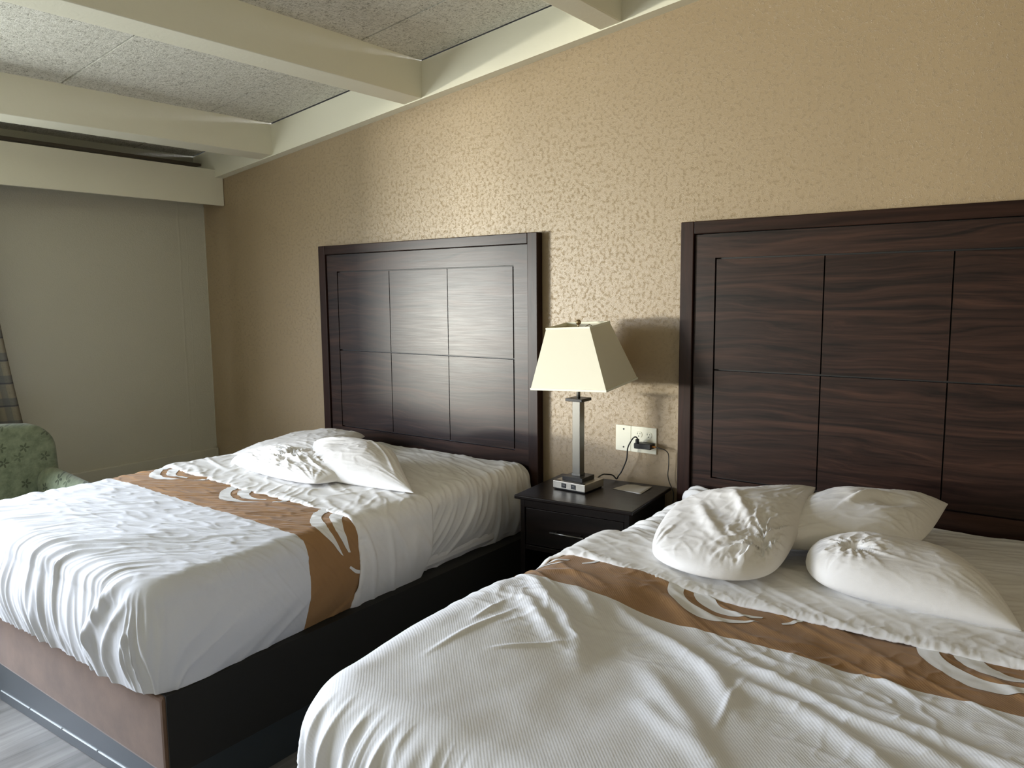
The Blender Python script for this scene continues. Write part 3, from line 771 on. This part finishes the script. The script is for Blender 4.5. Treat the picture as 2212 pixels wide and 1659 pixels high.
# right bed
pillow('puffy rumpled white pillow on the right bed nearest the nightstand', [(3.955, -1.09, .84), (4.36, -1.055, .84), (4.25, -.30, .933), (3.815, -.47, .86)], .076, 4, bow=(-.12, .0, .05, -.04), rnd=(.14, .16, 0, .14), zmin=Z_, group=G2, bulge=.40, wr=1.1, swirl=(.70, -.62, .55, .016), creases=[([(-.5, .2), (-.2, -.3), (.2, -.7)], .08, .012), ([(-.1, .5), (.2, 0), (.5, -.4)], .07, .012)])
pillow('white pillow leaning against the right headboard with a folded dent', [(4.22, -.80, .84), (4.63, -.52, .85), (4.66, -.21, .917), (4.20, -.22, .87)], .095, 5, bow=(-.04, .0, .03, 0), rnd=(.1, .1, 0, .1), zmin=Z_, group=G2, creases=[([(-.1, -.3), (.2, .1), (.35, .25)], .07, .02)], dents=[(.45, .0, .25, .03)])
pillow('large smooth white pillow at the front right of the right bed', [(4.44, -1.01, .84), (4.915, -.960, .812), (4.71, -.50, .82), (4.35, -.74, .855)], .102, 6, bow=(-.02, -.05, .03, -.08), rnd=(.15, 0, .08, .12), zmin=Z_, group=G2, bulge=.46, wr=.45, dents=[(-.45, -.2, .3, .015)], swirl=(-.50, -.1, .38, .011))

# ------------------------------------------------------------------ nightstand
NTH = .0952
ns = thing('nightstand', 'dark wood nightstand with one drawer between the two beds', 'nightstand', (3.3064, -.2655, 0), (0, 0, NTH))
hx, hy = .2735, .2279
obj('table_top', BX(-hx, hx, -hy, hy, .758, .775), MAT['night'], ns, bevel=.004, seg=3)
cb = bmesh.new()
bx_, by_ = hx - .022, hy - .018
box(cb, -bx_, -bx_ + .02, -by_, by_, .06, .757); box(cb, bx_ - .02, bx_, -by_, by_, .06, .757); box(cb, -bx_ + .02, bx_ - .02, by_ - .015, by_, .06, .757)
box(cb, -bx_ + .02, bx_ - .02, -by_ + .02, by_ - .015, .06, .08); box(cb, -bx_ + .02, bx_ - .02, -by_, -by_ + .02, .722, .757); box(cb, -bx_ + .02, bx_ - .02, -by_, -by_ + .02, .06, .10)
box(cb, -bx_ + .02, bx_ - .02, -by_ + .002, -by_ + .02, .535, .555); box(cb, -bx_ + .02, bx_ - .02, -by_ + .02, by_ - .015, .535, .545)
obj('carcass', cb, MAT['night'], ns, bevel=.0015)
dw = obj('drawer', BX(-bx_ + .024, bx_ - .024, -by_ + .004, -by_ + .022, .558, .719), MAT['night'], ns, bevel=.002)
hb = bmesh.new(); cyl(hb, (-.018, -by_ - .022, .633), .0045, .155, 'x', 16)
for sx in (-.075, .039): cyl(hb, (sx, -by_ - .010, .633), .0035, .026, 'y', 12)
o = obj('handle', hb, MAT['nickel'], dw, smooth=True); o['label'] = 'slim brushed metal bar handle'
for sx in (-1, 1):
    for sy in (-1, 1):
        obj('leg', BX(sx * (bx_ - .02) - .02, sx * (bx_ - .02) + .02, sy * (by_ - .02) - .02, sy * (by_ - .02) + .02, 0, .0595), MAT['night'], ns, bevel=.002)

# ------------------------------------------------------------------ lamp
TOPZ = .7755
lamp = thing('table_lamp', 'brushed metal table lamp with cream rectangular shade on the nightstand', 'lamp', (3.2214, -.2567, TOPZ), (0, 0, .0))
LZ = .005
bm = BX(-.084, .084, -.078, .078, LZ, LZ + .033)
base = obj('base', bm, MAT['nickel_side'], lamp, bevel=.002); base.rotation_euler = (0, 0, -.021)
obj('felt_pad', BX(-.078, .078, -.072, .072, 0, LZ), MAT['black_fabric'], base)
for cxo in (-.026, .024):
    fr = obj('power_socket', BX(cxo - .0125, cxo + .0125, -.0795, -.074, LZ + .006, LZ + .026), MAT['black_plastic'], base, bevel=.001)
    fr['label'] = 'black usb socket in the front of the base'
    obj('socket_tongue', BX(cxo - .005, cxo + .005, -.0803, -.0790, LZ + .0175, LZ + .0205), MAT['nickel'], fr) if False else None
    bm2 = BX(cxo - .0055, cxo + .0055, -.0802, -.0790, LZ + .017, LZ + .0195); t_ = obj('socket_label', bm2, MAT['nickel'], base)
for a in ((-.075, -.052, -.074, -.060), (.052, .075, -.074, -.060), (-.078, -.045, .05, .074)):
    obj('inlay', BX(*a, LZ + .0325, LZ + .0345), MAT['black_metal'], base)
pl_ = obj('plinth', BX(-.052, .052, -.052, .052, LZ + .033, LZ + .052), MAT['black_metal'], lamp, bevel=.0015)
post = obj('post', BX(-.0195, .0195, -.0195, .0195, LZ + .052, .392), MAT['nickel'], lamp, bevel=.0012)
obj('post_collar', BX(-.0215, .0215, -.0215, .0215, LZ + .052, LZ + .063), MAT['nickel'], lamp, bevel=.001)
obj('cap', BX(-.042, .042, -.042, .042, .392, .405), MAT['black_metal'], lamp, bevel=.001)
bm = bmesh.new(); cyl(bm, (0, 0, .435), .0085, .06, n=20); cyl(bm, (0, 0, .485), .018, .05, n=24)
obj('stem', bm, MAT['nickel'], lamp, smooth=True, bevel=.001)
# harp and finial
bm = bmesh.new()
tube(bm, catmull([(-.008, 0, .45), (-.05, 0, .49), (-.058, 0, .58), (-.035, 0, .66), (0, 0, .695), (.035, 0, .66), (.058, 0, .58), (.05, 0, .49), (.008, 0, .45)], 6), .0022, 8)
obj('harp', bm, MAT['brass'], lamp, smooth=True)
bm = bmesh.new(); bmesh.ops.create_uvsphere(bm, u_segments=24, v_segments=16, radius=.0115, matrix=Matrix.Translation((0, 0, .738))); cyl(bm, (0, 0, .722), .004, .02, n=12)
obj('finial', bm, MAT['brass'], lamp, smooth=True)
bm = bmesh.new(); bmesh.ops.create_uvsphere(bm, u_segments=24, v_segments=16, radius=.03, matrix=Matrix.Translation((0, 0, .57))); cyl(bm, (0, 0, .525), .013, .035, n=16)
obj('bulb', bm, flat('frosted_bulb', (.85, .85, .82), .4), lamp, smooth=True)
# shade (hinged at its top), slightly tilted
SR = (Matrix.Rotation(.1128, 3, 'X') @ Matrix.Rotation(-.0493, 3, 'Y') @ Matrix.Rotation(-.0284, 3, 'Z')).to_4x4()
sa, sb, ta, tb, hs_ = .1969, .1336, .111, .0807, .2672
def ring_pts(k, ins=0):   # k 0 bottom .. 1 top
    a, b = sa + (ta - sa) * k - ins, sb + (tb - sb) * k - ins
    return [(-a, -b), (a, -b), (a, b), (-a, b)]
bm = bmesh.new(); N = 12
rows = []
for ins in (0, .0018):
    for j in range(N + 1):
        rows.append([bm.verts.new((x, y, -hs_ * (1 - j / N))) for x, y in ring_pts(j / N, ins)])
for s0 in (0, N + 1):
    for j in range(N):
        A, B = rows[s0 + j], rows[s0 + j + 1]
        for k in range(4): bm.faces.new((A[k], A[(k + 1) % 4], B[(k + 1) % 4], B[k]))
for j, s in ((0, 0), (N, 0)):
    A, B = rows[j], rows[N + 1 + j]
    for k in range(4): bm.faces.new((A[k], A[(k + 1) % 4], B[(k + 1) % 4], B[k]))
shade = obj('lamp_shade', bm, MAT['shade'], lamp)
shade.matrix_local = Matrix.Translation((-.0018, -.0028, 1.5027 - TOPZ)) @ SR
def rim(k, hgt, z):
    bm = bmesh.new(); o4, i4 = ring_pts(k, -.0022), ring_pts(k, .003)
    lo = [[bm.verts.new((x, y, z + d)) for x, y in P] for P in (o4, i4) for d in (0, hgt)]
    a, b, c, d = lo
    for A, B in ((a, b), (b, d), (d, c), (c, a)):
        for q_ in range(4): bm.faces.new((A[q_], A[(q_ + 1) % 4], B[(q_ + 1) % 4], B[q_]))
    return bm
rimM = flat('cream_shade_trim', (.80, .78, .62), .7)
for k, h_, z in ((.02, .010, -hs_ - .001), (.985, .009, -.008)): obj('trim_band', rim(k, h_, z), rimM, shade, bevel=.001)
bm = bmesh.new()   # wire spider
for p, q_ in (((0, 0, .712), (.028, -.004, .714)), ): tube(bm, [p, q_], .0017, 6)
tube(bm, [(.028, -.004, .714), (.040, .002, .722), (.048, .012, .729), (.056, .02, .722), (.072, .045, .716), (.09, .062, .718)], .0017, 6)
tube(bm, [(0, 0, .712), (-.03, .004, .714), (-.05, -.012, .718), (-.09, -.055, .716)], .0017, 6)
cyl(bm, (0, 0, .7125), .014, .003, n=16)
obj('spider', bm, MAT['brass'], lamp, smooth=True)
# lamp cable: from base back, over the table edge, up to the socket
bm = bmesh.new()
cab = catmull([(3.262, -.182, .800), (3.27, -.13, .815), (3.268, -.085, .808), (3.283, -.055, .800), (3.296, -.040, .7815), (3.305, -.038, .797), (3.322, -.038, .822), (3.348, -.042, .880), (3.356, -.046, .935), (3.378, -.052, .974), (3.393, -.056, .990), (3.403, -.052, .990), (3.405, -.046, .978), (3.404, -.040, .962)], 8)
tube(bm, [(p[0] - 3.2214, p[1] + .2567, p[2] - TOPZ) for p in cab], .0031, 10)
cb_ = obj('power_cord', bm, MAT['black_plastic'], lamp, smooth=True)
bm = bmesh.new(); ox, oy, oz = 3.2214, -.2567, TOPZ
box(bm, 3.396 - ox, 3.409 - ox, -.052 - oy, -.034 - oy, .960 - oz, .982 - oz)
box(bm, 3.386 - ox, 3.416 - ox, -.046 - oy, -.0085 - oy, .936 - oz, .962 - oz)
box(bm, 3.384 - ox, 3.390 - ox, -.044 - oy, -.0105 - oy, .943 - oz, .960 - oz)
obj('plug', bm, MAT['black_plastic'], cb_, bevel=.003)

# card on the nightstand
bm = bmesh.new(); n = 10
def bil(u, v, P): return [P[0][i] * (1 - u) * (1 - v) + P[1][i] * u * (1 - v) + P[2][i] * u * v + P[3][i] * (1 - u) * v for i in range(2)]
PC = [(3.358, -.190), (3.504, -.205), (3.492, -.069), (3.377, -.087)]
G = [[bm.verts.new((*bil(i / n, j / n, PC), TOPZ + .0012 + .003 * math.sin(i / n * 5) ** 2 * (j / n))) for i in range(n + 1)] for j in range(n + 1)]
for j in range(n):
    for i in range(n): bm.faces.new((G[j][i], G[j][i + 1], G[j + 1][i + 1], G[j + 1][i]))
card = obj('card', bm, MAT['paper'], smooth=True); m = card.modifiers.new('s', 'SOLIDIFY'); m.thickness = .0012
tag(card, 'folded white paper card lying on the nightstand beside the lamp', 'card')

# ------------------------------------------------------------------ outlet
oc = thing('wall_outlet', 'ivory wall plate with two duplex sockets between the headboards', 'outlet', (3.3745, 0, .971))
def plate(x0, x1):
    return BX(x0 - 3.3745, x1 - 3.3745, -.006, -.0002, -.060, .060)
bl = obj('blank_plate', plate(3.2715, 3.3505), MAT['ivory'], oc, bevel=.002, seg=3)
dp = obj('socket_plate', plate(3.3515, 3.479), MAT['ivory'], oc, bevel=.002, seg=3)
for z in (-.042, .042):
    bm = bmesh.new(); cyl(bm, (3.313 - 3.3745, -.0062, z), .0042, .001, 'y', 16); obj('screw_hole', bm, MAT['slot'], bl)
for cx_ in (3.391, 3.440):
    for z in (.0245, -.0195):
        bm = bmesh.new(); cyl(bm, (0, 0, 0), .0165, .002, 'y', 28)
        for v in bm.verts: v.co.z = max(-.0135, min(.0135, v.co.z))
        bmesh.ops.translate(bm, verts=bm.verts, vec=(cx_ - 3.3745, -.0068, z))
        rc_ = obj('socket', bm, MAT['ivory'], dp, bevel=.0004)
        bm = bmesh.new()
        for dx, h_ in ((-.0062, .0075), (.0062, .0062)): box(bm, cx_ - 3.3745 + dx - .0009, cx_ - 3.3745 + dx + .0009, -.0083, -.0077, z + .004 - h_ / 2, z + .004 + h_ / 2)
        cyl(bm, (cx_ - 3.3745, -.008, z - .0078), .0026, .0006, 'y', 12)
        obj('slots', bm, MAT['slot'], rc_) if False else obj('socket_slots', bm, MAT['slot'], dp)
# black adapter with its own cord
ad = thing('power_adapter', 'black plug-in power adapter with orange collar in the right socket', 'charger', (3.445, -.03, .951))
bm = bmesh.new(); box(bm, -.0275, .028, -.028, .0215, -.011, .012); box(bm, -.026, .024, -.024, .018, .0115, .014)
obj('body', bm, MAT['black_plastic'], ad, bevel=.004, seg=3)
bm = bmesh.new(); cyl(bm, (.036, -.004, .0), .0042, .018, 'x', 16); o = obj('collar', bm, MAT['orange'], ad, smooth=True); o['label'] = 'orange cable collar'
bm = bmesh.new()
cc = catmull([(3.489, -.034, .951), (3.507, -.036, .949), (3.532, -.034, .944), (3.546, -.030, .932), (3.550, -.028, .912), (3.549, -.026, .870), (3.546, -.026, .832), (3.552, -.024, .80), (3.566, -.022, .768), (3.572, -.020, .74), (3.566, -.020, .66), (3.570, -.024, .55), (3.560, -.028, .30), (3.555, -.03, .005)], 8)
tube(bm, [(p[0] - 3.445, p[1] + .03, p[2] - .951) for p in cc], lambda t: .0027 if t < .12 else .0021, 8)
obj('cord', bm, MAT['black_plastic'], ad, smooth=True)

# ------------------------------------------------------------------ armchair
def soft(name, a, mat, parent, r=.05, sub=2, puff=.0):
    bm = BX(*a); 
    o = obj(name, bm, mat, parent, smooth=True, bevel=r, seg=5)
    return o
ac = thing('armchair', 'green floral upholstered armchair by the window wall beside the left bed', 'armchair', (.67, -1.72, 0))
def backpoly():
    """rounded back slab: outline in the y-z plane, leaning back"""
    bm = bmesh.new(); prof = []
    hw, zt, r = .45, .962, .13
    for k in range(9): a = k / 8 * PI / 2; prof.append((hw - r + r * math.cos(a) if True else 0, zt - r + r * math.sin(a)))
    prof = [(hw - .012, .28)] + [(hw - .008, .5)] + prof
    top = [(y, z + .012 * (1 - (y / hw) ** 2)) for y, z in prof]
    crown = [(y, zt + .022 * (1 - (y / (hw - r)) ** 2)) for y in np.linspace(hw - r, -(hw - r), 13)[1:-1]]
    out = prof + crown + [(-y, z) for y, z in prof[::-1]]
    lo = []
    for dx, sc in ((0, .93), (.022, .985), (.06, 1.), (.11, 1.), (.15, .985), (.172, .93)):
        ring = []
        for y, z in out:
            zc = .62; yy = y * sc; zz = zc + (z - zc) * (sc if z > zc else 1)
            ring.append(bm.verts.new((-.30 + dx - .16 * (zz - .4) + .03, yy, zz)))
        lo.append(ring)
    for A, B in zip(lo, lo[1:]):
        for k in range(len(A)): bm.faces.new((A[k], A[(k + 1) % len(A)], B[(k + 1) % len(B)], B[k]))
    bm.faces.new(lo[0]); bm.faces.new(lo[-1][::-1])
    return bm
obj('backrest', backpoly(), MAT['green'], ac, smooth=True)
def arm(sy):
    bm = bmesh.new(); rings = []
    for i, x in enumerate(np.linspace(-.16, .46, 14)):
        t = i / 13; zt = .728 - .05 * t - .10 * max(0, t - .8) ** 1 ; hw = .075
        ring = []
        for k in range(18):
            a = k / 18 * 2 * PI; y = math.cos(a) * hw; z = math.sin(a)
            zz = zt - hw + z * hw if z > 0 else (zt - hw) + z * (zt - hw - .13)
            sc = 1 if 0 < i < 13 else .86
            if z <= 0: y = hw * (1 if math.cos(a) > 0 else -1) * min(1, abs(math.cos(a)) * 1.0 + .75 * (abs(math.cos(a)) > .05))
            ring.append(bm.verts.new((x, sy * .385 + y * sc, zz)))
        rings.append(ring)
    for A, B in zip(rings, rings[1:]):
        for k in range(18): bm.faces.new((A[k], A[(k + 1) % 18], B[(k + 1) % 18], B[k]))
    bm.faces.new(rings[0]); bm.faces.new(rings[-1][::-1])
    return bm
for sy in (-1, 1): obj('arm', arm(sy), MAT['green'], ac, smooth=True)
soft('seat_cushion', (-.12, .46, -.285, .285, .33, .47), MAT['green'], ac, .04)
soft('seat_base', (-.20, .43, -.30, .30, .13, .325), MAT['green'], ac, .02)
for sx in (-.16, .38):
    for sy in (-.27, .27):
        bm = bmesh.new(); cyl(bm, (sx, sy, .065), .018, .13, n=16, r2=.024); obj('leg', bm, MAT['night'], ac, smooth=True)

# ------------------------------------------------------------------ curtain
def curtain(y_edge_top, y_edge_bot, y_far, flip=1, label=''):
    n, m = 90, 60; V = []; UVc = []
    for j in range(m):
        t = j / (m - 1); z = .893 + (2.50 - .893) * t
        e = y_edge_bot + (y_edge_top - y_edge_bot) * (1 - (1 - t) ** 1.7)
        for i in range(n):
            s_ = i / (n - 1); y = e + (y_far - e) * s_
            x = .105 + .028 * math.sin(s_ * 34 + .6 * math.sin(3 * t)) * (.5 + .5 * min(1, s_ * 5)) + .012 * math.sin(s_ * 71)
            V.append((x, y, z)); UVc.append((s_ * 1.0, z))
    ids = np.arange(n * m).reshape(m, n); F = []
    for i in range(m - 1): F.extend(zip(ids[i][:-1].tolist(), ids[i][1:].tolist(), ids[i + 1][1:].tolist(), ids[i + 1][:-1].tolist()))
    o = np_obj('curtain', np.array(V), F, MAT['plaid'], uv=np.array(UVc)); mm = o.modifiers.new('s', 'SOLIDIFY'); mm.thickness = .003
    return tag(o, label, 'curtain')
curtain(-1.43, -1.285, -2.12, label='grey plaid curtain hanging behind the green armchair at the left edge')

# floor crumb by the plinth
bm = bmesh.new(); bmesh.ops.create_icosphere(bm, subdivisions=2, radius=.006)
for v in bm.verts: v.co.x *= 1.5; v.co.z *= .6; v.co += Vector((random.uniform(-.001, .001),) * 3)
cr = obj('crumb', bm, MAT['paper'], smooth=True); cr.location = (1.594, -2.03, .004)
tag(cr, 'tiny white scrap on the floor by the steel plinth', 'scrap')

# ------------------------------------------------------------------ world, lights, camera
w = bpy.data.worlds.new('World'); bpy.context.scene.world = w; w.use_nodes = True
nt = w.node_tree; bg = nt.nodes['Background']
geo = nt.nodes.new('ShaderNodeTexCoord'); sep = nt.nodes.new('ShaderNodeSeparateXYZ'); nt.links.new(geo.outputs['Generated'], sep.inputs[0])
rp = nt.nodes.new('ShaderNodeValToRGB'); nt.links.new(sep.outputs[2], rp.inputs[0])
e = rp.color_ramp.elements; e[0].position = 0.; e[0].color = (.42, .43, .42, 1); e[1].position = .06; e[1].color = (.82, .865, 1.0, 1)
nt.links.new(rp.outputs[0], bg.inputs[0]); bg.inputs[1].default_value = 34.
pl = bpy.data.lights.new('window_portal', 'AREA'); pl.shape = 'RECTANGLE'; pl.size = WY1 - WY0; pl.size_y = WZ1 - WZ0
pl.cycles.is_portal = True
po = bpy.data.objects.new('window_portal', pl); C.objects.link(po); po.location = (-.10, (WY0 + WY1) / 2, (WZ0 + WZ1) / 2)
po.rotation_euler = Vector((-1, 0, 0)).to_track_quat('Z', 'Y').to_euler()
# local x must run along world y
po.rotation_euler = Matrix(((0, 0, -1), (1, 0, 0), (0, -1, 0))).to_euler()
# low glare off the sunlit forecourt beyond the window
gl = bpy.data.lights.new('forecourt_glare', 'AREA'); gl.shape = 'RECTANGLE'; gl.size = 2.0; gl.size_y = .55; gl.energy = 1500; gl.color = (1., .93, .80)
go = bpy.data.objects.new('forecourt_glare', gl); C.objects.link(go); go.location = (-6., -9.2, .9)
go.rotation_euler = (Vector((3., 0., 1.3)) - go.location).to_track_quat('-Z', 'Y').to_euler()
# warm fill added at the far end of the room, no fixture there
vl = bpy.data.lights.new('warm_fill', 'AREA'); vl.shape = 'RECTANGLE'; vl.size = 1.4; vl.size_y = .5; vl.energy = 14; vl.color = (1., .86, .66)
vo = bpy.data.objects.new('warm_fill', vl); C.objects.link(vo); vo.location = (X1 - .1, -3.2, 2.2)
vo.rotation_euler = (Vector((3.0, -1.5, 2.0)) - vo.location).to_track_quat('-Z', 'Y').to_euler()

cam = bpy.data.cameras.new('camera'); co_ = bpy.data.objects.new('camera', cam); C.objects.link(co_)
cam.sensor_fit = 'HORIZONTAL'; cam.sensor_width = 36; cam.lens = 1657.912 / 2212 * 36; cam.clip_start = .02
R_ = Vector((.80492977, .59329862, -.00920977)); U_ = Vector((-.06213011, .09970758, .99307515)); F_ = Vector((-.5901084, .79878354, -.1171193))
M = Matrix((R_, U_, -F_)).transposed().to_4x4(); M.translation = (4.98025, -3.12960, 1.64025)
co_.matrix_world = M
sc = bpy.context.scene; sc.camera = co_
sc.view_settings.view_transform = 'Standard'; sc.view_settings.look = 'None'; sc.view_settings.gamma = 1; sc.view_settings.exposure = .30
sc.view_settings.use_curve_mapping = False
sc.cycles.max_bounces = 8; sc.cycles.diffuse_bounces = 5; sc.cycles.glossy_bounces = 3; sc.cycles.transparent_max_bounces = 8
sc.cycles.sample_clamp_indirect = 6.; sc.cycles.caustics_reflective = False; sc.cycles.caustics_refractive = False
sc.cycles.use_denoising = True; sc.cycles.adaptive_threshold = .015
